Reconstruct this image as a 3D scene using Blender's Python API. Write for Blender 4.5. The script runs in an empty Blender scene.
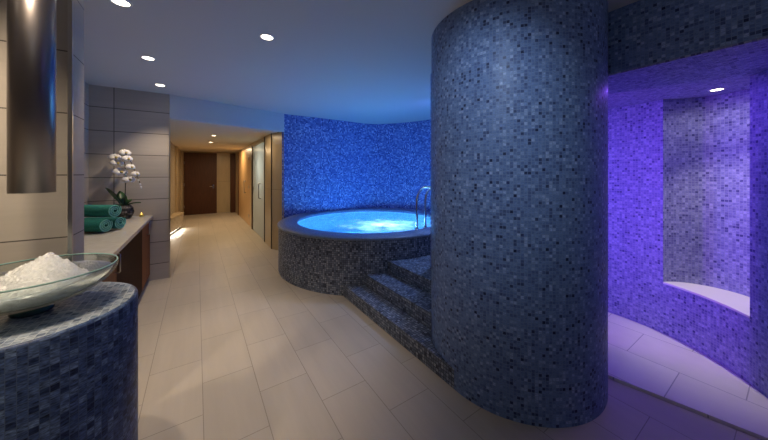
import bpy, bmesh, math, random
from mathutils import Vector, Matrix, noise
random.seed(7)
PI = math.pi
S = bpy.context.scene
COL = S.collection

# ------------------------------------------------------------------ materials
def new_mat(name):
    m = bpy.data.materials.new(name); m.use_nodes = True
    nt = m.node_tree; nt.nodes.clear()
    out = nt.nodes.new('ShaderNodeOutputMaterial')
    return m, nt, out
def principled(nt, out, **kw):
    b = nt.nodes.new('ShaderNodeBsdfPrincipled')
    for k, v in kw.items():
        b.inputs[k].default_value = v
    nt.links.new(b.outputs[0], out.inputs[0])
    return b
def rgba(c): return (c[0], c[1], c[2], 1)
def simple(name, col, rough=.5, metal=0, spec=.5, var=0, vscale=8):
    m, nt, out = new_mat(name)
    b = principled(nt, out, **{'Base Color': rgba(col), 'Roughness': rough, 'Metallic': metal, 'Specular IOR Level': spec})
    if var:
        tc = nt.nodes.new('ShaderNodeTexCoord')
        n = nt.nodes.new('ShaderNodeTexNoise'); n.inputs['Scale'].default_value = vscale; n.inputs['Detail'].default_value = 5
        nt.links.new(tc.outputs['Object'], n.inputs['Vector'])
        r = nt.nodes.new('ShaderNodeValToRGB')
        r.color_ramp.elements[0].position = .3; r.color_ramp.elements[1].position = .7
        r.color_ramp.elements[0].color = rgba([x*(1-var) for x in col]); r.color_ramp.elements[1].color = rgba([min(1, x*(1+var)) for x in col])
        nt.links.new(n.outputs['Fac'], r.inputs[0]); nt.links.new(r.outputs[0], b.inputs['Base Color'])
    return m
def math_node(nt, op, a, b=None):
    n = nt.nodes.new('ShaderNodeMath'); n.operation = op
    for i, x in enumerate((a, b)):
        if x is None: continue
        if hasattr(x, 'is_output'): nt.links.new(x, n.inputs[i])
        else: n.inputs[i].default_value = x
    return n.outputs[0]
def vmath(nt, op, a, b=None):
    n = nt.nodes.new('ShaderNodeVectorMath'); n.operation = op
    for i, x in enumerate((a, b)):
        if x is None: continue
        if hasattr(x, 'is_output'): nt.links.new(x, n.inputs[i])
        else: n.inputs[i].default_value = x
    return n.outputs[0]
def mosaic(name, stops, size=.02, grout=(.20, .28, .46), gw=.065, rough=.42, spec=.3, streak=.35):
    """small square glass tiles, one random tone each; UVs are metres"""
    m, nt, out = new_mat(name); L = nt.links
    b = principled(nt, out, **{'Specular IOR Level': spec})
    uv = nt.nodes.new('ShaderNodeUVMap').outputs[0]
    sc = vmath(nt, 'MULTIPLY', uv, (1/size, 1/size, 1))
    cell = vmath(nt, 'FLOOR', sc); fr = vmath(nt, 'FRACTION', sc)
    wn = nt.nodes.new('ShaderNodeTexWhiteNoise'); wn.noise_dimensions = '2D'; L.new(cell, wn.inputs['Vector'])
    ramp = nt.nodes.new('ShaderNodeValToRGB'); cr = ramp.color_ramp
    while len(cr.elements) < len(stops): cr.elements.new(.5)
    for e, (p, c) in zip(cr.elements, stops): e.position = p; e.color = rgba(c)
    L.new(wn.outputs['Value'], ramp.inputs[0])
    # cloudy streaks inside the glass of each tile
    off = vmath(nt, 'ADD', sc, vmath(nt, 'MULTIPLY', wn.outputs['Color'], (40, 40, 0)))
    ns = nt.nodes.new('ShaderNodeTexNoise'); ns.inputs['Scale'].default_value = 1.6; ns.inputs['Detail'].default_value = 2
    L.new(vmath(nt, 'MULTIPLY', off, (.7, 2.2, 1)), ns.inputs['Vector'])
    f = math_node(nt, 'ADD', math_node(nt, 'MULTIPLY', math_node(nt, 'SUBTRACT', ns.outputs['Fac'], .5), streak*4), 1.0)
    f = math_node(nt, 'MAXIMUM', f, .25)
    sclr = vmath(nt, 'SCALE', ramp.outputs[0]); L.new(f, sclr.node.inputs['Scale'])
    sep = nt.nodes.new('ShaderNodeSeparateXYZ'); L.new(fr, sep.inputs[0])
    ax = math_node(nt, 'ABSOLUTE', math_node(nt, 'SUBTRACT', sep.outputs[0], .5))
    ay = math_node(nt, 'ABSOLUTE', math_node(nt, 'SUBTRACT', sep.outputs[1], .5))
    g = math_node(nt, 'GREATER_THAN', math_node(nt, 'MAXIMUM', ax, ay), .5-gw)
    mx = nt.nodes.new('ShaderNodeMix'); mx.data_type = 'RGBA'
    L.new(g, mx.inputs[0]); L.new(sclr, mx.inputs[6]); mx.inputs[7].default_value = rgba(grout)
    L.new(mx.outputs[2], b.inputs['Base Color'])
    r = math_node(nt, 'ADD', math_node(nt, 'MULTIPLY', g, .5), rough); L.new(r, b.inputs['Roughness'])
    return m
def stone_tiles(name, base, w, h, shift, var=.08, mortar=(.12, .11, .10), msize=.003, offset=.5, swap=False, rough=.35, streak=(1, 8), spec=.4, tone=.05):
    """large stone tiles on metre UVs; veins run along the long side"""
    m, nt, out = new_mat(name); L = nt.links
    b = principled(nt, out, **{'Roughness': rough, 'Specular IOR Level': spec})
    uv = nt.nodes.new('ShaderNodeUVMap').outputs[0]
    if swap:
        sep = nt.nodes.new('ShaderNodeSeparateXYZ'); L.new(uv, sep.inputs[0])
        cmb = nt.nodes.new('ShaderNodeCombineXYZ'); L.new(sep.outputs[1], cmb.inputs[0]); L.new(sep.outputs[0], cmb.inputs[1])
        uv = cmb.outputs[0]
    p = vmath(nt, 'ADD', uv, (shift[0], shift[1], 0))
    br = nt.nodes.new('ShaderNodeTexBrick'); br.offset = offset; br.offset_frequency = 2; br.squash = 1
    br.inputs['Scale'].default_value = 1; br.inputs['Mortar Size'].default_value = msize; br.inputs['Mortar Smooth'].default_value = 0
    br.inputs['Brick Width'].default_value = w; br.inputs['Row Height'].default_value = h; br.inputs['Bias'].default_value = 0
    br.inputs['Color1'].default_value = rgba([x*(1-tone) for x in base]); br.inputs['Color2'].default_value = rgba([x*(1+tone) for x in base])
    br.inputs['Mortar'].default_value = rgba(mortar); L.new(p, br.inputs['Vector'])
    ns = nt.nodes.new('ShaderNodeTexNoise'); ns.inputs['Scale'].default_value = 2.2; ns.inputs['Detail'].default_value = 6; ns.inputs['Roughness'].default_value = .6
    L.new(vmath(nt, 'MULTIPLY', p, (streak[0], streak[1], 1)), ns.inputs['Vector'])
    f = math_node(nt, 'ADD', math_node(nt, 'MULTIPLY', math_node(nt, 'SUBTRACT', ns.outputs['Fac'], .5), var*4), 1)
    sc = vmath(nt, 'SCALE', br.outputs['Color']); L.new(f, sc.node.inputs['Scale'])
    L.new(sc, b.inputs['Base Color'])
    return m
def wood(name, a, c, rough=.35, scale=(1, 14, 1), spec=.4):
    m, nt, out = new_mat(name); L = nt.links
    b = principled(nt, out, **{'Roughness': rough, 'Specular IOR Level': spec})
    tc = nt.nodes.new('ShaderNodeTexCoord')
    ns = nt.nodes.new('ShaderNodeTexNoise'); ns.inputs['Scale'].default_value = 3; ns.inputs['Detail'].default_value = 6
    L.new(vmath(nt, 'MULTIPLY', tc.outputs['Object'], scale), ns.inputs['Vector'])
    r = nt.nodes.new('ShaderNodeValToRGB'); r.color_ramp.elements[0].position = .3; r.color_ramp.elements[1].position = .7
    r.color_ramp.elements[0].color = rgba(a); r.color_ramp.elements[1].color = rgba(c)
    L.new(ns.outputs['Fac'], r.inputs[0]); L.new(r.outputs[0], b.inputs['Base Color'])
    return m
def emit(name, col, strength):
    m, nt, out = new_mat(name)
    e = nt.nodes.new('ShaderNodeEmission'); e.inputs[0].default_value = rgba(col); e.inputs[1].default_value = strength
    nt.links.new(e.outputs[0], out.inputs[0]); return m
def thin_glass(name, tint, rough=.02, gloss=1.0, bump=0, milk=0, milkcol=(.8, .85, .85)):
    m, nt, out = new_mat(name); L = nt.links
    t = nt.nodes.new('ShaderNodeBsdfTransparent'); t.inputs[0].default_value = rgba(tint)
    g = nt.nodes.new('ShaderNodeBsdfGlossy'); g.inputs['Roughness'].default_value = rough
    fr = nt.nodes.new('ShaderNodeFresnel'); fr.inputs[0].default_value = 1.4
    mx = nt.nodes.new('ShaderNodeMixShader')
    L.new(math_node(nt, 'MULTIPLY', fr.outputs[0], gloss), mx.inputs[0]); L.new(t.outputs[0], mx.inputs[1]); L.new(g.outputs[0], mx.inputs[2])
    last = mx.outputs[0]
    if milk:
        d = nt.nodes.new('ShaderNodeBsdfDiffuse'); d.inputs[0].default_value = rgba(milkcol)
        tr = nt.nodes.new('ShaderNodeBsdfTranslucent'); tr.inputs[0].default_value = rgba(milkcol)
        a = nt.nodes.new('ShaderNodeAddShader'); a2 = nt.nodes.new('ShaderNodeMixShader'); a2.inputs[0].default_value = .5
        L.new(d.outputs[0], a2.inputs[1]); L.new(tr.outputs[0], a2.inputs[2])
        m2 = nt.nodes.new('ShaderNodeMixShader'); m2.inputs[0].default_value = milk
        L.new(last, m2.inputs[1]); L.new(a2.outputs[0], m2.inputs[2]); last = m2.outputs[0]
        nt.nodes.remove(a)
    L.new(last, out.inputs[0]); return m
def water_mat():
    m, nt, out = new_mat('pool_water'); L = nt.links
    tc = nt.nodes.new('ShaderNodeTexCoord')
    t = nt.nodes.new('ShaderNodeBsdfTransparent'); t.inputs[0].default_value = (.55, .93, 1, 1)
    g = nt.nodes.new('ShaderNodeBsdfGlossy'); g.inputs['Roughness'].default_value = .08
    fr = nt.nodes.new('ShaderNodeFresnel'); fr.inputs[0].default_value = 1.33
    w = nt.nodes.new('ShaderNodeTexNoise'); w.inputs['Scale'].default_value = 9; w.inputs['Detail'].default_value = 4
    L.new(tc.outputs['Object'], w.inputs['Vector'])
    bp = nt.nodes.new('ShaderNodeBump'); bp.inputs['Strength'].default_value = .5; bp.inputs['Distance'].default_value = .03
    L.new(w.outputs['Fac'], bp.inputs['Height']); L.new(bp.outputs[0], g.inputs['Normal']); L.new(bp.outputs[0], fr.inputs['Normal'])
    mx = nt.nodes.new('ShaderNodeMixShader'); L.new(math_node(nt, 'MULTIPLY', fr.outputs[0], .6), mx.inputs[0]); L.new(t.outputs[0], mx.inputs[1]); L.new(g.outputs[0], mx.inputs[2])
    # churned bubbles over the jets
    n2 = nt.nodes.new('ShaderNodeTexNoise'); n2.inputs['Scale'].default_value = 3.2; n2.inputs['Detail'].default_value = 7; n2.inputs['Roughness'].default_value = .65
    L.new(vmath(nt, 'MULTIPLY', tc.outputs['Object'], (1, 1.2, 1)), n2.inputs['Vector'])
    dist = vmath(nt, 'LENGTH', vmath(nt, 'SUBTRACT', tc.outputs['Object'], (.0, -.5, 0))).node.outputs['Value']
    fall = nt.nodes.new('ShaderNodeMapRange'); fall.inputs['From Min'].default_value = .4; fall.inputs['From Max'].default_value = 1.1
    fall.inputs['To Min'].default_value = .36; fall.inputs['To Max'].default_value = -.12; L.new(dist, fall.inputs[0])
    k = nt.nodes.new('ShaderNodeMapRange'); k.inputs['From Min'].default_value = .42; k.inputs['From Max'].default_value = .75; k.inputs['To Max'].default_value = .8
    L.new(math_node(nt, 'ADD', n2.outputs['Fac'], fall.outputs[0]), k.inputs[0])
    tr = nt.nodes.new('ShaderNodeBsdfTranslucent'); tr.inputs[0].default_value = (.95, 1, 1, 1)
    df = nt.nodes.new('ShaderNodeBsdfDiffuse'); df.inputs[0].default_value = (.8, .9, .95, 1)
    fm = nt.nodes.new('ShaderNodeMixShader'); fm.inputs[0].default_value = .4; L.new(tr.outputs[0], fm.inputs[1]); L.new(df.outputs[0], fm.inputs[2])
    m2 = nt.nodes.new('ShaderNodeMixShader'); L.new(k.outputs[0], m2.inputs[0]); L.new(mx.outputs[0], m2.inputs[1]); L.new(fm.outputs[0], m2.inputs[2])
    L.new(m2.outputs[0], out.inputs[0]); return m
def ice_mat():
    m, nt, out = new_mat('crushed_ice'); L = nt.links
    b = principled(nt, out, **{'Base Color': (.54, .58, .60, 1), 'Roughness': .3, 'Specular IOR Level': .6, 'Subsurface Weight': 1, 'Subsurface Scale': .35, 'Subsurface Radius': (1, 1, 1)})
    tc = nt.nodes.new('ShaderNodeTexCoord')
    v = nt.nodes.new('ShaderNodeTexVoronoi'); v.inputs['Scale'].default_value = 110
    L.new(tc.outputs['Object'], v.inputs['Vector'])
    bp = nt.nodes.new('ShaderNodeBump'); bp.inputs['Strength'].default_value = .6; bp.inputs['Distance'].default_value = .006
    L.new(v.outputs['Distance'], bp.inputs['Height']); L.new(bp.outputs[0], b.inputs['Normal'])
    return m

BLUES = [(0, (.012, .02, .07)), (.08, (.085, .13, .29)), (.3, (.125, .20, .41)), (.8, (.175, .27, .50)), (1, (.32, .42, .66))]
M = {}
M['mosaic'] = mosaic('blue_grey_mosaic', BLUES)
M['mosaic_pool'] = mosaic('slate_mosaic', [(0, (.03, .038, .07)), (.2, (.095, .12, .18)), (.6, (.16, .195, .28)), (1, (.32, .36, .44))], size=.026, grout=(.06, .068, .09), gw=.09)
M['mosaic_wall'] = mosaic('blue_lit_mosaic', [(0, (.04, .07, .25)), (.3, (.14, .2, .48)), (.75, (.22, .31, .62)), (1, (.55, .65, .9))], size=.026, grout=(.10, .15, .42), rough=.45)  # the column's mosaic, with blue pool light put into its colour
M['mosaic_dark'] = mosaic('coping_mosaic', [(0, (.12, .16, .25)), (1, (.2, .26, .38))], grout=(.16, .21, .31), rough=.3)
M['mosaic_alcove'] = mosaic('lavender_mosaic', [(0, (.07, .07, .2)), (.12, (.18, .18, .38)), (.6, (.27, .28, .48)), (1, (.42, .43, .62))], grout=(.37, .39, .5), size=.022, rough=.5)
M['mosaic_basin'] = mosaic('turquoise_mosaic', [(0, (.35, .62, .75)), (1, (.62, .85, .92))], grout=(.6, .8, .85))
M['mosaic_beige'] = mosaic('beige_mosaic', [(0, (.22, .18, .13)), (1, (.5, .43, .33))], grout=(.3, .26, .2))
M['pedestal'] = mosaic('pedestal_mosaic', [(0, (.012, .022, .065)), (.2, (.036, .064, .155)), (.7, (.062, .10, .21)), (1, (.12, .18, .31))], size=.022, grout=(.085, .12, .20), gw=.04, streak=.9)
M['pedestal_top'] = mosaic('wet_lit_pedestal_mosaic', [(0, (.14, .18, .26)), (.3, (.27, .33, .42)), (1, (.45, .51, .58))], size=.022, grout=(.38, .43, .48), gw=.04, rough=.16, spec=.9, streak=.6)  # wet gloss; the light falling on the top is put into paler tiles
M['floor'] = stone_tiles('limestone_floor', (.46, .41, .345), .63, .333, (-2.11+6.3, -.033+3.33), swap=True, mortar=(.26, .23, .195), msize=.0022, var=.06, streak=(.6, 5), rough=.42)
M['floor_alcove'] = stone_tiles('pale_stone_floor', (.76, .71, .66), .62, .45, (.1, .57), swap=True, mortar=(.4, .37, .37), var=.05, streak=(2, 2))
M['wall_tile'] = stone_tiles('taupe_tile', (.47, .425, .375), .62, .31, (.929+6.2, -.23+3.1-.0), offset=0, var=.06, streak=(.7, 9), rough=.45, mortar=(.11, .10, .095), msize=.0045)
M['pier_tile'] = stone_tiles('beige_wall_tile', (.46, .42, .365), .62, .31, (.53+6.2, -.28+3.1), offset=0, var=.06, streak=(.7, 9), rough=.45, mortar=(.10, .09, .08), msize=.003)
M['travertine'] = stone_tiles('travertine', (.50, .40, .26), .6, 1.2, (0, 0), offset=0, var=.1, streak=(3, .6), rough=.3, mortar=(.3, .25, .18), msize=.004)
M['paint'] = simple('ceiling_paint', (.62, .62, .62), .8)
M['paint_warm'] = simple('corridor_paint', (.66, .60, .50), .8)
M['steel'] = simple('brushed_steel', (.55, .54, .52), .28, 1)
M['tube'] = simple('satin_steel', (.32, .29, .28), .34, 1)
M['chrome'] = simple('polished_chrome', (.75, .75, .76), .12, 1)
M['wood'] = wood('walnut_veneer', (.17, .055, .017), (.30, .11, .036), .55, spec=.15, scale=(12, 12, 1))
M['wenge'] = wood('dark_red_veneer', (.025, .005, .003), (.05, .011, .005), .6, spec=.05, scale=(12, 12, 1))
M['door_wood'] = wood('mahogany_door', (.05, .015, .006), (.08, .026, .010), .5, scale=(12, 12, 1))
M['sauna_wood'] = wood('pine_panel', (.5, .30, .13), (.68, .44, .21), scale=(12, 12, 1))
M['counter'] = simple('counter_stone', (.52, .49, .45), .25, var=.06, vscale=20)
M['seat_stone'] = simple('white_stone', (.78, .75, .7), .35)
M['towel'] = simple('teal_terry', (.013, .175, .15), .95, var=.25, vscale=90)
M['towel_edge'] = simple('pale_teal_terry', (.16, .46, .39), .95, var=.2, vscale=90)
M['leaf'] = simple('orchid_leaf', (.022, .085, .02), .4, var=.3)
M['stem'] = simple('orchid_stem', (.035, .03, .02), .6)
M['petal'] = simple('orchid_petal', (.78, .76, .74), .6, var=.08, vscale=40)
M['lip'] = simple('orchid_lip', (.55, .45, .15), .6)
M['pot'] = mosaic('vase_glass_mosaic', [(0, (.01, .01, .01)), (.5, (.05, .045, .04)), (1, (.25, .22, .19))], size=.03, grout=(.02, .02, .02))
M['soil'] = simple('bark', (.04, .03, .02), .9)
M['candle'] = simple('candle_glass', (.55, .42, .1), .3)
M['flame'] = emit('candle_flame', (1, .62, .12), 3)
M['glass'] = thin_glass('bowl_glass', (.94, .985, .975), gloss=.7)
M['glass_edge'] = simple('green_glass_edge', (.30, .50, .46), .1)
M['glass_foot'] = simple('dark_green_glass', (.02, .09, .08), .12)
M['door_glass'] = thin_glass('frosted_glass', (.8, .86, .83), rough=.2, gloss=.5, milk=.8, milkcol=(.8, .82, .78))
M['water'] = water_mat()
M['ice'] = ice_mat()
M['lamp'] = emit('lamp_lens', (1, .86, .68), 14)
M['lamp_small'] = emit('corridor_lamp_lens', (1, .8, .52), 10)
M['led'] = emit('led_strip', (1, .93, .82), 9)
M['ring'] = simple('lamp_ring', (.7, .7, .7), .4)
M['dark'] = simple('shadow_gap', (.02, .018, .016), .6)

# ------------------------------------------------------------------ mesh helpers
def auto_uv(bm):
    bm.normal_update()
    uvl = bm.loops.layers.uv.verify()
    tag = bm.faces.layers.int.get('uvdone')
    for f in bm.faces:
        if tag and f[tag]: continue
        n = f.normal
        for l in f.loops:
            c = l.vert.co
            if abs(n.z) > .7: l[uvl].uv = (c.x, c.y)
            elif abs(n.x) > abs(n.y): l[uvl].uv = (c.y, c.z)
            else: l[uvl].uv = (c.x, c.z)
def new_bm():
    bm = bmesh.new(); bm.loops.layers.uv.verify(); bm.faces.layers.int.new('uvdone'); return bm
def face(bm, vs, uvs=None, smooth=False):
    try: f = bm.faces.new(vs)
    except ValueError: return None
    f.smooth = smooth
    if uvs:
        uvl = bm.loops.layers.uv.verify(); f[bm.faces.layers.int.get('uvdone')] = 1
        for l, u in zip(f.loops, uvs): l[uvl].uv = u
    return f
def add_box(bm, x0, x1, y0, y1, z0, z1):
    v = [bm.verts.new((x, y, z)) for z in (z0, z1) for y in (y0, y1) for x in (x0, x1)]
    for q in ((0, 2, 3, 1), (4, 5, 7, 6), (0, 1, 5, 4), (2, 6, 7, 3), (0, 4, 6, 2), (1, 3, 7, 5)):
        face(bm, [v[i] for i in q])
def add_prism(bm, pts, z0, z1, wrap=False, smooth=False, caps=True):
    """closed outline (counter-clockwise) pulled up; wrap = run the UV along the outline"""
    lo = [bm.verts.new((p[0], p[1], z0)) for p in pts]; hi = [bm.verts.new((p[0], p[1], z1)) for p in pts]
    if caps:
        face(bm, list(reversed(lo))); face(bm, hi)
    s = 0; n = len(pts)
    for i in range(n):
        j = (i+1) % n; d = math.dist(pts[i], pts[j])
        uv = [(s, z0), (s+d, z0), (s+d, z1), (s, z1)] if wrap else None
        face(bm, [lo[i], lo[j], hi[j], hi[i]], uv, smooth); s += d
def add_sheet(bm, pts, z0, z1, thick, smooth=True):
    """open wall along pts with real thickness on its right-hand side"""
    n = len(pts); off = []
    for i in range(n):
        a = Vector(pts[max(0, i-1)]); b = Vector(pts[min(n-1, i+1)]); t = (b-a).normalized()
        off.append((pts[i][0]+t.y*thick, pts[i][1]-t.x*thick))
    A = [[bm.verts.new((p[0], p[1], z)) for p in pts] for z in (z0, z1)]
    B = [[bm.verts.new((p[0], p[1], z)) for p in off] for z in (z0, z1)]
    # edge faces get corners of their own so the curved sides keep true normals
    A2 = [[bm.verts.new(v.co) for v in r] for r in A]; B2 = [[bm.verts.new(v.co) for v in r] for r in B]
    s = 0
    for i in range(n-1):
        d = math.dist(pts[i], pts[i+1])
        uv = [(s, z0), (s, z1), (s+d, z1), (s+d, z0)]
        face(bm, [A[0][i], A[1][i], A[1][i+1], A[0][i+1]], uv, smooth)
        face(bm, [B[0][i], B[0][i+1], B[1][i+1], B[1][i]], [uv[0], uv[3], uv[2], uv[1]], smooth)
        face(bm, [A2[0][i], A2[0][i+1], B2[0][i+1], B2[0][i]]); face(bm, [A2[1][i], B2[1][i], B2[1][i+1], A2[1][i+1]])
        s += d
    face(bm, [A2[0][0], B2[0][0], B2[1][0], A2[1][0]]); face(bm, [A2[0][-1], A2[1][-1], B2[1][-1], B2[0][-1]])
def add_lathe(bm, prof, cx=0, cy=0, n=64, smooth=True, close=False, ymax=None, rref=None):
    rings = []; L = [0]
    for a, b in zip(prof, prof[1:]): L.append(L[-1]+math.dist(a, b))
    for r, z in prof:
        if r < 1e-6: rings.append([bm.verts.new((cx, cy, z))]); continue
        ring = []
        for i in range(n):
            a = 2*PI*i/n; y = cy+r*math.sin(a)
            if ymax is not None: y = min(y, ymax)
            ring.append(bm.verts.new((cx+r*math.cos(a), y, z)))
        rings.append(ring)
    for k in range(len(prof)-1):
        A, B = rings[k], rings[k+1]; rr = rref or max(prof[k][0], prof[k+1][0])
        flat = abs(prof[k][1]-prof[k+1][1]) < 1e-4 and rref is None
        for i in range(n):
            j = (i+1) % n; u0, u1 = rr*2*PI*i/n, rr*2*PI*(i+1)/n
            uv = None if flat else [(u0, L[k]), (u1, L[k]), (u1, L[k+1]), (u0, L[k+1])]
            if len(A) == 1 and len(B) == 1: continue
            if len(A) == 1: face(bm, [A[0], B[j], B[i]], None, smooth)
            elif len(B) == 1: face(bm, [A[i], A[j], B[0]], None, smooth)
            else: face(bm, [A[i], A[j], B[j], B[i]], uv, smooth)
def add_tube(bm, path, r, n=12, caps=True):
    P = [Vector(p) for p in path]; rings = []
    up = Vector((0, 0, 1))
    t0 = (P[1]-P[0]).normalized(); u = t0.orthogonal().normalized()
    for i, p in enumerate(P):
        t = (P[min(i+1, len(P)-1)]-P[max(i-1, 0)]).normalized()
        u = (u-t*u.dot(t)).normalized(); v = t.cross(u)
        rr = r[i] if isinstance(r, (list, tuple)) else r
        rings.append([bm.verts.new(p+(u*math.cos(2*PI*k/n)+v*math.sin(2*PI*k/n))*rr) for k in range(n)])
    for A, B in zip(rings, rings[1:]):
        for i in range(n): face(bm, [A[i], A[(i+1) % n], B[(i+1) % n], B[i]], None, True)
    if caps:
        face(bm, list(reversed(rings[0]))); face(bm, rings[-1])
def obj(name, bm, mat, parent=None, bevel=0, recalc=True, segs=2):
    if recalc: bmesh.ops.recalc_face_normals(bm, faces=bm.faces[:])
    auto_uv(bm)
    me = bpy.data.meshes.new(name); bm.to_mesh(me); bm.free()
    me.materials.append(mat)
    o = bpy.data.objects.new(name, me); COL.objects.link(o)
    if parent: o.parent = parent
    if bevel:
        b = o.modifiers.new('bevel', 'BEVEL'); b.width = bevel; b.segments = segs; b.limit_method = 'ANGLE'; b.angle_limit = math.radians(40)
    return o
def tag(o, label, cat, group=None, kind=None):
    o['label'] = label; o['category'] = cat
    if group: o['group'] = group
    if kind: o['kind'] = kind
    return o
def thing(name, label, cat, loc, rz=0, group=None):
    o = bpy.data.objects.new(name, None); COL.objects.link(o); o.location = loc; o.rotation_euler = (0, 0, rz)
    o.empty_display_size = .1
    return tag(o, label, cat, group)
def struct(name, bm, mat, label, cat='wall', **kw):
    o = obj(name, bm, mat, **kw); tag(o, label, cat, kind='structure'); return o
def struct_box(name, dims, mat, label, cat='wall', **kw):
    bm = new_bm(); add_box(bm, *dims); return struct(name, bm, mat, label, cat, **kw)
def boxpart(name, dims, mat, parent, bevel=0):
    bm = new_bm(); add_box(bm, *dims); return obj(name, bm, mat, parent, bevel)
def copy_tree(o, parent=None):
    c = o.copy(); COL.objects.link(c); c.parent = parent
    for ch in list(o.children): copy_tree(ch, c)
    return c
def arc(cx, cy, r, a0, a1, n=24):
    return [(cx+r*math.cos(math.radians(a0+(a1-a0)*i/n)), cy+r*math.sin(math.radians(a0+(a1-a0)*i/n))) for i in range(n+1)]

HC = 2.68      # ceiling
HL = 2.33      # corridor ceiling
HS = 2.225     # alcove soffit
CX, CY, CR = 2.15, 1.35, .637       # column
PX, PY, PR, PI_R, PH = 2.55, 4.29, 1.515, 1.222, .724   # pool
AX, AY, AR = 2.56, 1.10, 1.15       # alcove

# ------------------------------------------------------------------ the setting
struct_box('floor', (-2.7, 4.7, -2.1, 12.7, -.1, 0), M['floor'], 'beige limestone floor of long staggered tiles running down the hall', 'floor')
bm = new_bm(); add_prism(bm, [(-2.7, -2.1), (4.7, -2.1), (4.7, 5.9), (1.41, 5.9), (1.41, 5.62), (-.33, 5.17), (-2.7, 5.17)], HC, HC+.12)
struct('ceiling', bm, M['paint'], 'grey white painted ceiling over the main spa room', 'ceiling')
bm = new_bm(); add_prism(bm, [(-.8, 5.17), (-.33, 5.29), (1.32, 5.72), (1.32, 12.6), (-.8, 12.6)], HL, HL+.1)
struct('ceiling_corridor', bm, M['paint_warm'], 'lower cream ceiling of the corridor at the back', 'ceiling')
bm = new_bm(); add_prism(bm, [(-.33, 5.15), (1.41, 5.60), (1.38, 5.72), (-.36, 5.27)], HL, HC)
struct('wall_header', bm, M['paint'], 'painted bulkhead above the opening to the corridor', 'wall')
# left: pier with the ice fountain in front, counter recess behind it
struct_box('wall_pier', (-2.6, -.53, 2.05, 2.255, 0, HC), M['pier_tile'], 'beige large-tile wall behind the ice fountain', 'wall')
bm = new_bm(); add_box(bm, -.538, -.522, 2.042, 2.058, 0, HC)
struct('trim_1', bm, M['steel'], 'narrow steel corner trim on the beige tiled wall', 'trim')
struct_box('wall_recess', (-1.3, -1.17, 2.255, 5.15, 0, HC), M['wall_tile'], 'tiled wall at the back of the counter recess', 'wall')
struct_box('wall_back', (-1.3, -.335, 5.15, 5.30, 0, HC), M['wall_tile'], 'grey large-tile wall behind the orchid and the counter end', 'wall')
bm = new_bm(); add_box(bm, -.340, -.325, 5.143, 5.158, .0, HL)
struct('trim_2', bm, M['steel'], 'thin steel trim on the corner of the grey tiled wall', 'trim')
struct_box('wall_left', (-2.75, -2.6, -2.1, 2.255, 0, HC), M['pier_tile'], 'tiled side wall beside the camera', 'wall')
struct_box('wall_rear', (-2.6, 2.45, -2.2, -2.1, 0, HC), M['pier_tile'], 'tiled wall behind the camera', 'wall')
# corridor
struct_box('wall_corridor_left', (-.8, -.55, 5.30, 10.3, 0, HL), M['mosaic_beige'], 'beige mosaic wall on the left of the corridor above the bench', 'wall')
struct_box('wall_corridor_end_left', (-.8, -.50, 10.3, 12.5, 0, HL), M['travertine'], 'travertine strip of wall left of the brown door', 'wall')
struct_box('wall_corridor_end', (-.8, 1.32, 12.5, 12.65, 0, HL), M['travertine'], 'travertine end wall of the corridor', 'wall')
bm = new_bm()
add_prism(bm, [(1.405, 5.60), (1.405, 6.66), (1.25, 6.66), (1.25, 5.97)], 0, HL)
for y0, y1, z0 in ((6.66, 8.30, 2.24), (8.30, 8.67, 0), (8.67, 11.5, 2.28), (11.5, 12.5, 0)):
    add_box(bm, 1.25, 1.405, y0, y1, z0, HL)
struct('wall_corridor_right', bm, M['travertine'], 'travertine wall with the glass doors on the right of the corridor', 'wall')
bm = new_bm(); add_box(bm, 1.243, 1.255, 5.95, 5.985, 0, HL); add_box(bm, 1.238, 1.25, 6.62, 6.655, 0, HL)
struct('trim_3', bm, M['dark'], 'dark vertical shadow gaps in the travertine wall', 'trim')

# doors
d1 = struct_box('door_1', (-.39, .63, 12.44, 12.5, 0, 2.28), M['door_wood'], 'closed dark brown wooden door at the end of the corridor', 'door')
bm = new_bm(); add_tube(bm, [(.52, 12.44, 1.02), (.52, 12.39, 1.02), (.50, 12.38, 1.02), (.38, 12.38, 1.02)], .012, 8); add_box(bm, .495, .545, 12.43, 12.44, .95, 1.09)
obj('door_handle', bm, M['chrome'], d1)
for z in (.3, 1.1, 1.9):
    bm = new_bm(); add_tube(bm, [(-.39, 12.435, z-.05), (-.39, 12.435, z+.05)], .012, 8); obj('hinge', bm, M['steel'], d1)
d4 = struct_box('door_4', (1.08, 1.25, 12.3, 12.5, 0, 2.28), M['door_wood'], 'dark brown jamb in the far right corner of the corridor', 'door')
def glass_door(name, y0, y1, ztop, mat, label, hy, hingey):
    d = struct_box(name, (1.262, 1.285, y0+.015, y1-.015, .012, ztop), mat, label, 'door')
    bm = new_bm(); add_tube(bm, [(1.262, hy, .92), (1.215, hy, .92), (1.21, hy, .93), (1.21, hy, 1.27), (1.215, hy, 1.28), (1.262, hy, 1.28)], .012, 8)
    obj('door_handle', bm, M['steel'], d)
    for z in (.28, 1.12, 1.95):
        bm = new_bm(); add_box(bm, 1.25, 1.262, hingey-.05, hingey+.05, z-.045, z+.045); obj('hinge', bm, M['steel'], d, .003)
    return d
glass_door('door_2', 6.66, 8.30, 2.23, M['door_glass'], 'frosted glass door nearest in the corridor with a bar handle', 7.15, 8.18)
glass_door('door_3', 8.67, 11.5, 2.27, M['sauna_wood'], 'lit pine-coloured door beyond the frosted glass door', 9.6, 9.0)
bm = new_bm(); add_box(bm, 1.24, 1.262, 8.30, 8.40, 0, 2.28); add_box(bm, 1.24, 1.262, 11.4, 11.5, 0, 2.28)
struct('trim_4', bm, M['door_wood'], 'dark wooden frame around the pine-coloured door', 'trim')

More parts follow.
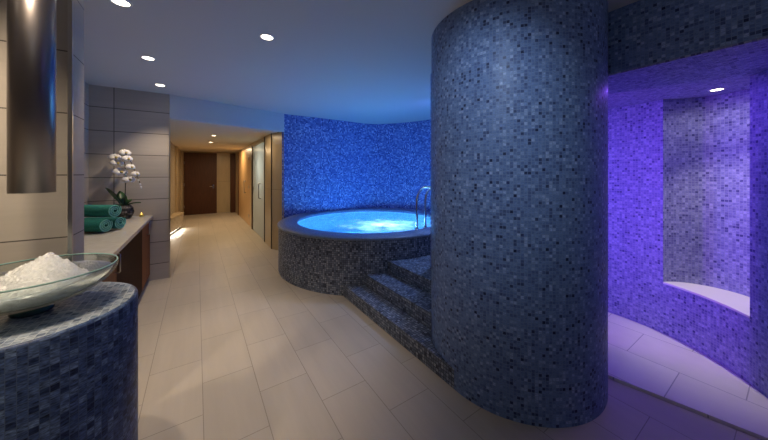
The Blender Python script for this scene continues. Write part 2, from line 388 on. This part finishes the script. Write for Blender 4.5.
# pool surround wall: straight, then rounding the back corner
wp = [(1.38, 5.62), (2.0, 5.62), (2.6, 5.63), (3.1, 5.66), (3.35, 5.64), (3.47, 5.60), (3.6, 5.50), (3.8, 5.27), (3.95, 5.02), (4.08, 4.72), (4.18, 4.38), (4.25, 3.9), (4.25, 3.2), (4.2, 2.6), (4.1, 2.3)]
bm = new_bm(); add_sheet(bm, list(reversed(wp)), 0, HC, .12)
struct('wall_pool', bm, M['mosaic_wall'], 'blue lit mosaic wall curving around the whirlpool', 'wall')
bm = new_bm(); add_sheet(bm, [(2.17, 2.01), (2.30, 2.38), (2.45, 2.40), (3.2, 2.38), (4.2, 2.38)][::-1], 0, HC, .05)
struct('wall_pool_side', bm, M['mosaic_wall'], 'blue mosaic wall between whirlpool and shower alcove', 'wall')

# shower alcove
aA, aB = -18.6, -50.5
jA = (AX+AR*math.cos(math.radians(aA)), AY+AR*math.sin(math.radians(aA)))
jB = (AX+AR*math.cos(math.radians(aB)), AY+AR*math.sin(math.radians(aB)))
mid = Vector(((jA[0]+jB[0])/2, (jA[1]+jB[1])/2)); ch = Vector(jA)-Vector(jB); nn = Vector((ch.y, -ch.x)).normalized(); half = ch.length/2
sag = .395; nr = (half*half+sag*sag)/(2*sag); nc = mid+nn*(sag-nr)
a_start = math.degrees(math.atan2(jA[1]-nc.y, jA[0]-nc.x)); a_end = math.degrees(math.atan2(jB[1]-nc.y, jB[0]-nc.x))
narc = arc(nc.x, nc.y, nr, a_start, a_end, 28)
SILL = .50
for nm, a0, a1, z0, z1, lab in (('wall_alcove', 96, aA, 0, HS, 'purple lit mosaic wall of the shower alcove, left of its niche'), ('wall_alcove_right', aB, -95, 0, HS, 'purple lit mosaic wall right of the alcove niche'), ('wall_alcove_lower', aA, aB, 0, SILL, 'curved mosaic wall below the niche ledge')):
    bm = new_bm(); add_sheet(bm, list(reversed(arc(AX, AY, AR, a0, a1, 32))), z0, z1, .06 if nm != 'wall_alcove_lower' else .03)
    # keep one continuous tile grid around the curve
    uvl = bm.loops.layers.uv.verify(); dn = bm.faces.layers.int.get('uvdone')
    for f in bm.faces:
        if f[dn]:
            for l in f.loops: l[uvl].uv[0] -= AR*math.radians(a1)*-1
    struct(nm, bm, M['mosaic_alcove'], lab, 'wall')
bm = new_bm(); add_sheet(bm, list(reversed(narc)), SILL-.04, HS, .05)
struct('wall_niche', bm, M['mosaic_alcove'], 'pale mosaic back of the curved wall niche in the alcove', 'wall')
sill = [p for p in narc] + arc(AX, AY, AR-.004, aB, aA, 12)
bm = new_bm(); add_prism(bm, list(reversed(sill)), SILL-.012, SILL+.006)
tag(obj('seat_ledge', bm, M['seat_stone'], None, .003), 'white stone ledge seat in the curved niche of the purple alcove', 'ledge')
# soffit outline: front edge, round the column, then the curved wall and the niche
def circ_front(x): return CY-math.sqrt(max(0, CR*CR-(x-CX)**2))
sof = [(2.45, -.06), (2.45, circ_front(2.45)-.003)]
sof += arc(CX, CY, CR+.004, -61.5, 85, 20)[1:]
sof += [(2.30, 2.22)] + arc(AX, AY, AR-.002, 96, aA, 30)
sof += [(nc.x+(nr-.003)*math.cos(math.radians(a_start+(a_end-a_start)*i/28)), nc.y+(nr-.003)*math.sin(math.radians(a_start+(a_end-a_start)*i/28))) for i in range(1, 28)]
sof += arc(AX, AY, AR-.002, aB, -95, 14)
bm = new_bm(); add_prism(bm, sof, HS, HS+.012)
struct('ceiling_alcove', bm, M['mosaic_alcove'], 'mosaic soffit over the purple shower alcove', 'ceiling')
bm = new_bm(); add_box(bm, 2.45, 2.57, -.9, .775, HS+.012, HC)
struct('wall_alcove_header', bm, M['mosaic'], 'dark blue mosaic beam above the alcove opening', 'wall')
struct_box('wall_right', (2.45, 2.57, -2.1, -.06, 0, HC), M['mosaic'], 'blue mosaic wall right of the alcove opening', 'wall')
afl = [(2.73, -.02), (2.70, .11), (2.555, .80)] + [p for p in arc(CX, CY, CR+.004, -50, 40, 14)] + arc(AX, AY, AR-.003, 70, -80, 40)
bm = new_bm(); add_prism(bm, afl, 0, .022)
struct('floor_alcove', bm, M['floor_alcove'], 'slightly raised pale stone floor of the shower alcove', 'floor')

# ------------------------------------------------------------------ column
bm = new_bm(); add_lathe(bm, [(CR, 0), (CR, HC)], CX, CY, 96)
tag(obj('mosaic_column', bm, M['mosaic'], recalc=False), 'huge round blue grey mosaic column from floor to ceiling right of the steps', 'column')

# ------------------------------------------------------------------ whirlpool
pool = thing('whirlpool', 'round raised whirlpool clad in slate mosaic, glowing turquoise water', 'hot tub', (PX, PY, 0))
YM = 5.60-PY
bm = new_bm(); add_lathe(bm, [(PR, 0), (PR, PH-.035)], 0, 0, 128, ymax=YM); obj('outer_wall', bm, M['mosaic_pool'], pool)
bm = new_bm(); add_lathe(bm, [(PI_R+.015, PH-.05), (PI_R, PH-.035), (PI_R, PH-.008), (PI_R+.008, PH), (PR+.004, PH), (PR+.014, PH-.008), (PR+.014, PH-.028), (PR+.004, PH-.035), (PI_R+.015, PH-.05)], 0, 0, 128, ymax=YM)
obj('coping', bm, M['mosaic_dark'], pool, recalc=True)
bm = new_bm(); add_lathe(bm, [(0, .02), (.75, .02), (.78, .05), (.78, .30), (.80, .33), (1.18, .33), (PI_R+.014, .36), (PI_R+.014, PH-.045)], 0, 0, 96); obj('basin', bm, M['mosaic_basin'], pool)
bm = new_bm()
rings = []
for k in range(41):
    r = (PI_R+.013)*k/40
    if k == 0: rings.append([bm.verts.new((0, 0, .665))]); continue
    rg = []
    for i in range(96):
        a = 2*PI*i/96; x, y = r*math.cos(a), r*math.sin(a)
        e = max(0, 1-(math.hypot(x, y+.45)/1.0)**2)
        z = .663+.022*noise.noise(Vector((x*5, y*5, 2)))*e+.012*noise.noise(Vector((x*14, y*14, 5)))*e+.004*noise.noise(Vector((x*6, y*6, 9)))+.018*e
        rg.append(bm.verts.new((x, y, z)))
    rings.append(rg)
for A, B in zip(rings, rings[1:]):
    for i in range(96):
        j = (i+1) % 96
        if len(A) == 1: face(bm, [A[0], B[i], B[j]], None, True)
        else: face(bm, [A[i], B[i], B[j], A[j]], None, True)
obj('water', bm, M['water'], pool, recalc=False)

def light(name, kind, loc, col, energy, parent=None, size=.1, rot=None, **kw):
    l = bpy.data.lights.new(name, kind); l.color = col; l.energy = energy
    if kind == 'AREA': l.size = size
    else: l.shadow_soft_size = size
    for k, v in kw.items(): setattr(l, k, v)
    o = bpy.data.objects.new(name, l); COL.objects.link(o); o.location = loc
    if rot: o.rotation_euler = rot
    if parent: o.parent = parent
    return o
for i in range(5):
    a = 2*PI*i/5+.3
    light('underwater_lamp', 'POINT', (.62*math.cos(a), .62*math.sin(a), .42), (.06, .25, 1), 5, pool, .06)
light('underwater_lamp', 'POINT', (0.0, -.5, .42), (.55, .9, 1), 14, pool, .08)

# steps up to the pool, fitted between pool wall and column
st = thing('mosaic_steps', 'three slate mosaic steps climbing to the whirlpool beside the column', 'steps', (1.51, 2.2, 0))
def ymin(x):
    q = CR*CR-(x-CX)**2
    y = max(1.365, CY+math.sqrt(q)+.004) if q > 0 else 1.365
    if x > 2.12: y = max(y, min(2.44, 2.02+(x-2.12)*2.8))
    return y
def ymax_(x): return PY-math.sqrt((PR+.004)**2-(x-PX)**2)
for k, (xa, xb, z0, z1) in enumerate(((1.51, 2.78, 0, .145), (1.715, 2.78, .145, .29), (1.985, 2.78, .29, .435))):
    n = 28; xs = [xa+(xb-xa)*i/n for i in range(n+1)]
    lo = [(x-1.51, ymin(x)-2.2) for x in xs]; hi = [(x-1.51, ymax_(x)-2.2) for x in reversed(xs)]
    bm = new_bm(); add_prism(bm, lo+hi, z0, z1); obj('step', bm, M['mosaic_pool'], st, .006)

# handrails
def rail(x, y, lab):
    t = thing('handrail', lab, 'handrail', (x, y, PH), 0, 'pool handrails')
    path = [(0, .02, .0), (0, .02, .2), (0, .02, .40)]
    for i in range(1, 16):
        a = PI*i/16; path.append((0, -.20+.22*math.cos(a), .40+.22*math.sin(a)))
    path += [(0, -.42, .40), (0, -.42, .05), (0, -.42, -.289)]
    bm = new_bm(); add_tube(bm, path, .017, 12); obj('rail_tube', bm, M['chrome'], t)
    for yy, zz in ((.02, 0), (-.42, -.289)):
        bm = new_bm(); add_lathe(bm, [(0, zz+.012), (.03, zz+.012), (.036, zz+.004), (.036, zz)], 0, yy, 20); obj('base_flange', bm, M['chrome'], t)
rail(2.60, 3.03, 'left one of two curved chrome handrails on the whirlpool rim')
rail(2.79, 3.06, 'right one of two curved chrome handrails, partly behind the column')

# ------------------------------------------------------------------ ice fountain
FX, FY, FR, FH = -.524, 1.64, .304, 1.0
ped = thing('fountain_pedestal', 'round dark blue mosaic pedestal holding the ice bowl', 'pedestal', (FX, FY, 0))
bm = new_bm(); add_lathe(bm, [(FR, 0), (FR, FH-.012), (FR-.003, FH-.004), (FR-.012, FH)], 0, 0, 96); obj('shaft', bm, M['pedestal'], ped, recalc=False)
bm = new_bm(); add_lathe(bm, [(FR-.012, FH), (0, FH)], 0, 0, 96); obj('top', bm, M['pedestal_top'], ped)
BZ = FH
bowl = thing('ice_bowl', 'large clear glass bowl of crushed ice on the mosaic pedestal', 'bowl', (FX, FY, BZ))
def bowl_r(t):      # t 0..1 from foot to rim
    return .045+(.240-.045)*math.sin(t*PI/2)**.95
def bowl_z(t): return .026+.123*(1-math.cos(t*PI/2))**.80
N = 24
outer = [(bowl_r(i/N), bowl_z(i/N)) for i in range(N+1)]
inner = [(max(0, r-.007), z+.006) for r, z in reversed(outer)]
bm = new_bm(); add_lathe(bm, [(0, .026)]+outer+inner+[(0, .032)], 0, 0, 80); obj('glass_body', bm, M['glass'], bowl)
rr, rz = outer[-1]
bm = new_bm(); add_tube(bm, [((rr-.0035)*math.cos(2*PI*i/80), (rr-.0035)*math.sin(2*PI*i/80), rz+.005) for i in range(81)], .003, 8, False); tag_r = obj('glass_rim', bm, M['glass_edge'], bowl); tag_r['label'] = 'green cut edge of the glass'
bm = new_bm(); add_lathe(bm, [(0, 0), (.054, 0), (.057, .005), (.055, .024), (0, .026)], 0, 0, 40); fo = obj('foot', bm, M['glass_foot'], bowl); fo['label'] = 'dark green glass foot'
# ice heap
bm = new_bm(); rings = []
def inner_z(r):
    best = .04
    for a, b in zip(outer, outer[1:]):
        if a[0] <= r+.008 <= b[0]: return a[1]+(b[1]-a[1])*(r+.008-a[0])/(b[0]-a[0])+.009
    return .036 if r < .05 else rz
NR, NA = 46, 128; RM = .222
for k in range(NR+1):
    r = RM*k/NR; rg = []
    for i in range(NA if k else 1):
        a = 2*PI*i/NA; x, y = r*math.cos(a), r*math.sin(a)
        d = math.hypot(x-.055, y+.025)
        z = .225-.62*d-.02*math.sin(a*2+.6)*r/.2
        z = min(z, .232-.5*d*.9)
        z += .016*noise.noise(Vector((x*22, y*22, 1)))+.011*noise.noise(Vector((x*70, y*70, 4)))+.007*noise.noise(Vector((x*160, y*160, 7)))
        dir_in = max(0, math.cos(a-.25))   # lower towards the side that shows the empty glass
        z -= .075*dir_in**2*(r/.2)**2
        z = max(z, inner_z(r)+.0015)
        rg.append(bm.verts.new((x, y, z)))
    rings.append(rg)
for A, B in zip(rings, rings[1:]):
    for i in range(NA):
        j = (i+1) % NA
        if len(A) == 1: face(bm, [A[0], B[i], B[j]], None, True)
        else: face(bm, [A[i], B[i], B[j], A[j]], None, True)
# underside follows the glass
low = []
for k in range(0, NR+1, 2):
    r = RM*k/NR; low.append([bm.verts.new((r*math.cos(2*PI*i/NA), r*math.sin(2*PI*i/NA), inner_z(r)+.001)) for i in range(NA if k else 1)])
for A, B in zip(low, low[1:]):
    for i in range(NA):
        j = (i+1) % NA
        if len(A) == 1: face(bm, [A[0], B[j], B[i]], None, True)
        else: face(bm, [A[i], A[j], B[j], B[i]], None, True)
for i in range(NA):
    j = (i+1) % NA; face(bm, [rings[-1][i], low[-1][i], low[-1][j], rings[-1][j]], None, True)
ice = obj('crushed_ice', bm, M['ice'], recalc=True); ice.location = (FX, FY, BZ)
tag(ice, 'heap of crushed ice piled in the glass bowl', 'ice', kind='stuff')
# steel chute from the ceiling
ch_ = thing('ice_chute', 'satin steel tube hanging from the ceiling above the ice bowl', 'tube', (FX, FY, 1.455))
bm = new_bm(); add_lathe(bm, [(.052, .0), (.0595, 0), (.0595, HC-1.455), (.052, HC-1.455), (.052, 0)], 0, 0, 64); obj('tube', bm, M['tube'], ch_)

# ------------------------------------------------------------------ counter recess
cab = thing('vanity_cabinet', 'brown wooden cabinet with steel handles under the stone countertop', 'cabinet', (-.86, 3.7, 0))
def cb(name, d, mat, parent=cab, bevel=.002):
    return boxpart(name, (d[0]+.86, d[1]+.86, d[2]-3.7, d[3]-3.7, d[4], d[5]), mat, parent, bevel)
cb('body', (-1.168, -.575, 2.26, 5.145, .09, .888), M['wood'])
cb('plinth', (-1.168, -.62, 2.26, 5.145, 0, .09), M['dark'])
def cabinet_door(y0, y1, mat, hy, lab=None):
    d = cb('cabinet_door', (-.575, -.555, y0+.002, y1-.002, .095, .884), mat)
    if lab: d['label'] = lab
    if hy:
        bm = new_bm(); x0 = -.555+.86; yy = hy-3.7
        add_tube(bm, [(x0, yy, .72), (x0+.028, yy, .72), (x0+.032, yy, .725), (x0+.032, yy, .865), (x0+.028, yy, .87), (x0, yy, .87)], .0055, 8); h = obj('door_handle', bm, M['steel'], d)
cabinet_door(2.265, 3.17, M['wood'], 3.10)
cabinet_door(3.17, 4.47, M['wenge'], None, 'very dark red-brown door')
cabinet_door(4.47, 5.143, M['wood'], 4.80)
bm = new_bm(); add_box(bm, -1.168, -.52, 2.258, 5.147, .89, .93)
tag(obj('countertop', bm, M['counter'], None, .003), 'long grey stone countertop with towels and orchid on it', 'countertop')

def towel(loc, rz, r, L, turns, label):
    t = thing('rolled_towel', label, 'towel', loc, rz, 'rolled teal towels')
    bm = new_bm(); n = 26*turns; th = r/(turns+.5)
    def pt(k, off):
        a = 2*PI*k/26; rad = th*.55+(r-th*.55-th*.5)*k/n+off
        wob = 1+.015*math.sin(3*a+1)
        return (rad*math.cos(a+.6)*wob, rad*math.sin(a+.6)*.96*wob)
    for side in (0, 1): pass
    Lo = [[pt(k, -th*.36) for k in range(n+1)], [pt(k, th*.36) for k in range(n+1)]]
    xs = [(-L, 1), (-.02, 1), (-.006, .99), (0, .9)]
    grid = []
    for x, s in xs:
        rowI, rowO = [], []
        for k in range(n+1):
            i_, o_ = Lo[0][k], Lo[1][k]; m_ = ((i_[0]+o_[0])/2, (i_[1]+o_[1])/2)
            rowI.append(bm.verts.new((x, m_[0]+(i_[0]-m_[0])*s, m_[1]+(i_[1]-m_[1])*s+r)))
            rowO.append(bm.verts.new((x, m_[0]+(o_[0]-m_[0])*s, m_[1]+(o_[1]-m_[1])*s+r)))
        grid.append((rowI, rowO))
    for (I0, O0), (I1, O1) in zip(grid, grid[1:]):
        for k in range(n):
            face(bm, [O0[k], O1[k], O1[k+1], O0[k+1]], None, True); face(bm, [I0[k], I0[k+1], I1[k+1], I1[k]], None, True)
        face(bm, [I0[0], I1[0], O1[0], O0[0]]); face(bm, [I0[n], O0[n], O1[n], I1[n]])
    obj('towel_body', bm, M['towel'], t, recalc=True)
    I, O = [], []
    for k in range(n+1):
        i_, o_ = Lo[0][k], Lo[1][k]; m_ = ((i_[0]+o_[0])/2, (i_[1]+o_[1])/2)
        I.append((m_[0]+(i_[0]-m_[0])*.9, m_[1]+(i_[1]-m_[1])*.9+r)); O.append((m_[0]+(o_[0]-m_[0])*.9, m_[1]+(o_[1]-m_[1])*.9+r))
    for xx in (0, -L):
        bm = new_bm()
        vi = [bm.verts.new((xx, *p)) for p in I]; vo = [bm.verts.new((xx, *p)) for p in O]
        vm = [bm.verts.new((xx+(.006 if xx == 0 else -.006), (a[0]+b[0])/2, (a[1]+b[1])/2)) for a, b in zip(I, O)]
        for k in range(n):
            face(bm, [vi[k], vi[k+1], vm[k+1], vm[k]], None, True); face(bm, [vm[k], vm[k+1], vo[k+1], vo[k]], None, True)
        e = obj('folded_edge', bm, M['towel_edge'], t); e['label'] = 'paler spiral edge of the roll'
    return t
TR = -.588
towel((-.757, 3.87, .930), TR, .079, .34, 3, 'teal rolled towel on the counter, nearest of the three')
towel((-.675, 4.01, .930), TR+.03, .077, .34, 3, 'teal rolled towel on the counter, behind and right of the others')
towel((-.700, 3.915, 1.066), TR-.03, .080, .36, 3, 'teal rolled towel lying on top of two others')

# orchid
orc = thing('potted_orchid', 'white orchid with dark leaves in a dark glass vase', 'plant', (-.80, 4.97, .93))
bm = new_bm(); add_lathe(bm, [(0, .002), (.06, .0), (.075, .012), (.10, .06), (.104, .09), (.094, .14), (.075, .168), (.068, .175), (.06, .168), (.07, .13), (0, .125)], 0, 0, 32); obj('vase', bm, M['pot'], orc)
bm = new_bm(); add_lathe(bm, [(0, .150), (.03, .147), (.055, .14)], 0, 0, 24); obj('bark', bm, M['soil'], orc)
def img_dir(dx, dz, dy=0):   # sideways across the view from the room
    return Vector((.83*dx+.55*dy, -.55*dx+.83*dy, dz))
def leaf(ang, L, w, lift, droop, name='leaf'):
    bm = new_bm(); n = 12; rows = []
    d = Vector((math.cos(ang), math.sin(ang), 0)); s = Vector((-d.y, d.x, 0))
    for i in range(n+1):
        t = i/n; c = d*(L*t)+Vector((0, 0, .15+lift*t-droop*t*t)); ww = w*math.sin(PI*min(1, t*.93+.07))**.7*.5
        rows.append([bm.verts.new(c-s*ww+Vector((0, 0, .012))), bm.verts.new(c), bm.verts.new(c+s*ww+Vector((0, 0, .012)))])
    for A, B in zip(rows, rows[1:]):
        for k in (0, 1): face(bm, [A[k], A[k+1], B[k+1], B[k]], None, True)
    o = obj(name, bm, M['leaf'], orc, recalc=False)
    m = o.modifiers.new('thick', 'SOLIDIFY'); m.thickness = .004
va = math.atan2(-.55, .83)      # direction that reads as 'right' from the room
leaf(va+PI+.35, .19, .12, .30, .05)
leaf(va+PI-.5, .13, .11, .22, .02)
leaf(va+.15, .20, .05, .12, .07)
leaf(va+PI+.1, .19, .13, .06, .06)
leaf(va-PI/2, .12, .08, .12, .1)
leaf(va+PI/2, .12, .08, .16, .08)
stem = []
for i in range(25):
    t = i/24
    if t < .62: p = img_dir(.045+.01*math.sin(t*4), .15+t*1.0)
    else:
        q = (t-.62)/.38; a = q*PI*.80
        p = img_dir(.045+.13*(1-math.cos(a))*.9, .77+.10*math.sin(a)-.10*q*q)
    stem.append(p)
# the flowering spike: rises, leans left at the top and cascades to the right
stem = [img_dir(x, z) for x, z in ((.01, .15), (.015, .3), (.02, .45), (.02, .6), (.015, .70), (.0, .78), (-.01, .83), (.02, .85), (.06, .81), (.10, .73), (.14, .63), (.18, .54), (.215, .46))]
bm = new_bm(); add_tube(bm, stem, [.005]*5+[.004]*8, 8); obj('stem', bm, M['stem'], orc)
def blossom(x, z, size, yaw, dy=0):
    fl = bm_f = new_bm()
    c = img_dir(x, z, dy)
    R = Matrix.Rotation(yaw, 4, 'Z') @ Matrix.Rotation(PI/2-.4, 4, 'X')
    def petal(ang, L, w):
        rows = []
        for i in range(7):
            t = i/6; ww = w*math.sin(PI*(t*.85+.1))**.8*.5
            row = []
            for s in (-1, -.5, 0, .5, 1):
                u = Vector((L*t, s*ww, .012*math.sin(t*PI)-.02*t*t-.006*s*s))
                u = Matrix.Rotation(ang, 4, 'Z') @ u
                row.append(fl.verts.new(c+(R @ u)))
            rows.append(row)
        for A, B in zip(rows, rows[1:]):
            for k in range(4): face(fl, [A[k], A[k+1], B[k+1], B[k]], None, True)
    for ang, L, w in ((PI/2, .42, .38), (PI/2+2.2, .42, .34), (PI/2-2.2, .42, .34), (.1, .5, .55), (PI-.1, .5, .55)):
        petal(ang, L*size*.9, w*size*.9)
    o = obj('blossom', fl, M['petal'], orc, recalc=False)
    m = o.modifiers.new('thick', 'SOLIDIFY'); m.thickness = .002
    bm2 = new_bm(); bmesh.ops.create_uvsphere(bm2, u_segments=10, v_segments=6, radius=size*.1, matrix=Matrix.Translation(c+Vector((.01, -.012, -.006)))); obj('lip', bm2, M['lip'], o)
for x, z, s, yw, dy in ((.02, .87, .15, .45, 0), (-.115, .81, .15, .3, 0), (.07, .79, .14, .6, -.02), (-.06, .735, .15, .4, -.03), (.115, .68, .13, .7, -.02), (.005, .62, .17, .45, -.05), (.165, .59, .12, .8, 0), (.10, .52, .16, .5, -.03)):
    blossom(x, z, s, yw, dy)
for x, z in ((.19, .50), (.215, .45), (.225, .41)):
    bm = new_bm(); c = img_dir(x, z); bmesh.ops.create_uvsphere(bm, u_segments=10, v_segments=8, radius=.014, matrix=Matrix.Translation(c) @ Matrix.Diagonal((.8, .8, 1.3, 1))); obj('bud', bm, M['petal'], orc)
can = thing('tealight', 'tiny lit yellow candle near the corner of the counter', 'candle', (-.635, 5.06, .93))
bm = new_bm(); add_lathe(bm, [(0, 0), (.024, 0), (.026, .004), (.022, .028), (.018, .03), (.018, .02), (0, .02)], 0, 0, 20); obj('cup', bm, M['candle'], can)
bm = new_bm(); add_lathe(bm, [(0, .02), (.007, .028), (.008, .036), (.004, .05), (0, .062)], 0, 0, 12); obj('flame', bm, M['flame'], can)

# ------------------------------------------------------------------ corridor bench with light under it
ben = thing('corridor_bench', 'low beige mosaic bench with glowing strip beneath, left of the corridor', 'bench', (-.547, 8.9, 0))
o_ = [(0, -.5), (.02, -.5), (.235, .62), (0, .62)]
bm = new_bm(); add_prism(bm, o_, .09, .42); obj('bench_body', bm, M['mosaic_beige'], ben)
bm = new_bm(); add_prism(bm, [(0, -.5), (.035, -.5), (.25, .62), (0, .62)], .42, .45); obj('seat_slab', bm, M['travertine'], ben)
bm = new_bm(); add_prism(bm, [(0, -.45), (.005, -.45), (.17, .58), (0, .58)], 0, .09); obj('plinth', bm, M['dark'], ben)
bm = new_bm(); add_prism(bm, [(.012, -.44), (.02, -.44), (.20, .57), (.19, .57)], .075, .088); obj('led_strip', bm, M['led'], ben)
light('bench_lamp', 'AREA', (.125, .06, .07), (1, .9, .75), 4, ben, .04, (0, math.radians(-50), math.radians(-10.9)), shape='RECTANGLE', size_y=1.1)

# ------------------------------------------------------------------ lamps
def downlight(loc, label, mat, energy, col, ang=110, r=.045, group='recessed ceiling downlights', blend=.7, tilt=0):
    t = thing('recessed_downlight', label, 'ceiling light', loc, 0, group)
    bm = new_bm(); add_lathe(bm, [(r, 0), (r+.002, -.004), (r+.014, -.004), (r+.016, 0)], 0, 0, 32); obj('trim_ring', bm, M['ring'], t)
    bm = new_bm(); add_lathe(bm, [(0, -.002), (r, -.002)], 0, 0, 32); obj('lens', bm, mat, t)
    if energy: light('downlight_lamp', 'SPOT', (0, 0, -.012), col, energy, t, .035, rot=(math.radians(tilt), 0, 0), spot_size=math.radians(ang), spot_blend=blend)
    return t
WARM = (1, .80, .58)
E1 = 62
downlight((-.426, 2.55, HC), 'recessed ceiling downlight at the top edge of the photo, beside the beige wall', M['lamp'], E1*.85, WARM, 72)
downlight((-.407, 3.64, HC), 'recessed ceiling downlight above the middle of the counter edge', M['lamp'], E1*.75, WARM, 72)
downlight((-.40, 4.67, HC), 'recessed ceiling downlight closest to the grey tiled wall', M['lamp'], E1*.95, WARM, 95)
downlight((.493, 2.52, HC), 'recessed ceiling downlight alone over the middle of the hall', M['lamp'], E1*.95, WARM, 64)
for x, y, e in ((-.50, 1.20, 1.1), (-1.3, 1.15, 1.5)):
    downlight((x, y, HC), 'recessed ceiling downlight nearer the camera, above the frame', M['lamp'], E1*e, WARM, 95, group='downlights above the ice fountain', tilt=24)
for y in (7.0, 8.55):
    downlight((.30, y, HL), 'small corridor downlight, %s of the pair' % ('nearer' if y < 8 else 'farther'), M['lamp_small'], 48, (1, .70, .38), 110, .04, 'corridor downlights')
downlight((3.60, .40, HS), 'bright recessed spotlight in the soffit above the alcove niche', M['lamp'], 64, (1, .90, .76), 54, .035, 'alcove spotlight', 1)
light('niche_fill_light', 'SPOT', (3.60, .40, HS-.02), (1, .95, .92), 3.5, None, .04, spot_size=math.radians(160), spot_blend=1)  # extra wide light added at the spotlight to brighten the niche walls
light('corridor_lamp', 'AREA', (.8, 10.2, 2.31), (1, .74, .44), 28, None, .5, (0, 0, 0))
light('corridor_lamp', 'AREA', (.8, 6.1, 2.31), (1, .74, .44), 6, None, .3, (0, 0, 0))
downlight((.30, .45, HC), 'added ceiling spot to brighten the mosaic column, unseen above the frame', M['lamp'], 0, WARM, group='added column spot')
light('column_fill_spot', 'SPOT', (.30, .45, HC-.06), (.64, .79, 1), 48, None, .04, (Vector((1.57, 1.27, 1.75))-Vector((.3, .45, 2.62))).to_track_quat('-Z', 'Y').to_euler(), spot_size=math.radians(62), spot_blend=.9)  # beam added to brighten the column from an unseen ceiling spot
light('step_fill_light', 'AREA', (2.95, 2.75, HC-.01), (.34, .50, 1), 14, None, .2, (0, 0, 0), spread=math.radians(120))  # unseen blue wash added to lift the treads and pool rim
light('door_glass_backlight', 'POINT', (1.8, 7.4, 1.7), (1, .97, .88), 34, None, .3)  # added behind the frosted door so its glass glows; no room there
light('pool_wall_fill', 'AREA', (3.2, 3.1, 2.60), (.09, .20, 1), 9, None, .3, (Vector((2.6, 5.6, .9))-Vector((3.2, 3.1, 2.6))).to_track_quat('-Z', 'Y').to_euler(), spread=math.radians(120))  # unseen blue wash added to brighten the pool wall evenly
light('ceiling_fill_light', 'AREA', (.6, -1.6, 1.9), (.72, .84, 1), 9, None, 1.2, (PI, 0, 0))  # fill added behind the camera to brighten the ceiling, without a fixture
# coloured strips of the shower alcove, upright behind the column
def strip(x, y, z, tx, ty, col, e, h):
    d = Vector((tx-x, ty-y, 0)).normalized()
    return light('alcove_strip_lamp', 'AREA', (x, y, z), col, e, None, .05, d.to_track_quat('-Z', 'Y').to_euler(), shape='RECTANGLE', size_y=h, spread=math.radians(105))
strip(2.60, 1.95, 1.15, 3.5, .7, (.36, .085, 1), 9.5, 1.9)
strip(2.72, 2.05, 1.15, 3.6, 1.4, (.14, .20, 1), 6.5, 1.9)
light('alcove_soffit_fill', 'AREA', (2.88, .55, HS-.01), (.24, .09, 1), 5, None, .05, (0, 0, 0), shape='RECTANGLE', size_y=.8)  # soffit light added to colour the column's right side and alcove floor

# ------------------------------------------------------------------ world, camera
w = bpy.data.worlds.new('world'); S.world = w; w.use_nodes = True
w.node_tree.nodes['Background'].inputs[0].default_value = (.02, .025, .035, 1); w.node_tree.nodes['Background'].inputs[1].default_value = .3
cam = bpy.data.cameras.new('camera'); cam.sensor_width = 36; cam.sensor_fit = 'HORIZONTAL'
cam.lens = 36*280/768; cam.clip_start = .05
cam.shift_y = -(220-173)/768
co = bpy.data.objects.new('camera', cam); COL.objects.link(co)
co.location = (0, 0, 1.53); co.rotation_euler = (PI/2, 0, -math.atan2(187, 280))
S.camera = co
S.view_settings.view_transform = 'Standard'; S.view_settings.look = 'None'
S.view_settings.exposure = 0; S.view_settings.gamma = 1
S.view_settings.use_curve_mapping = False
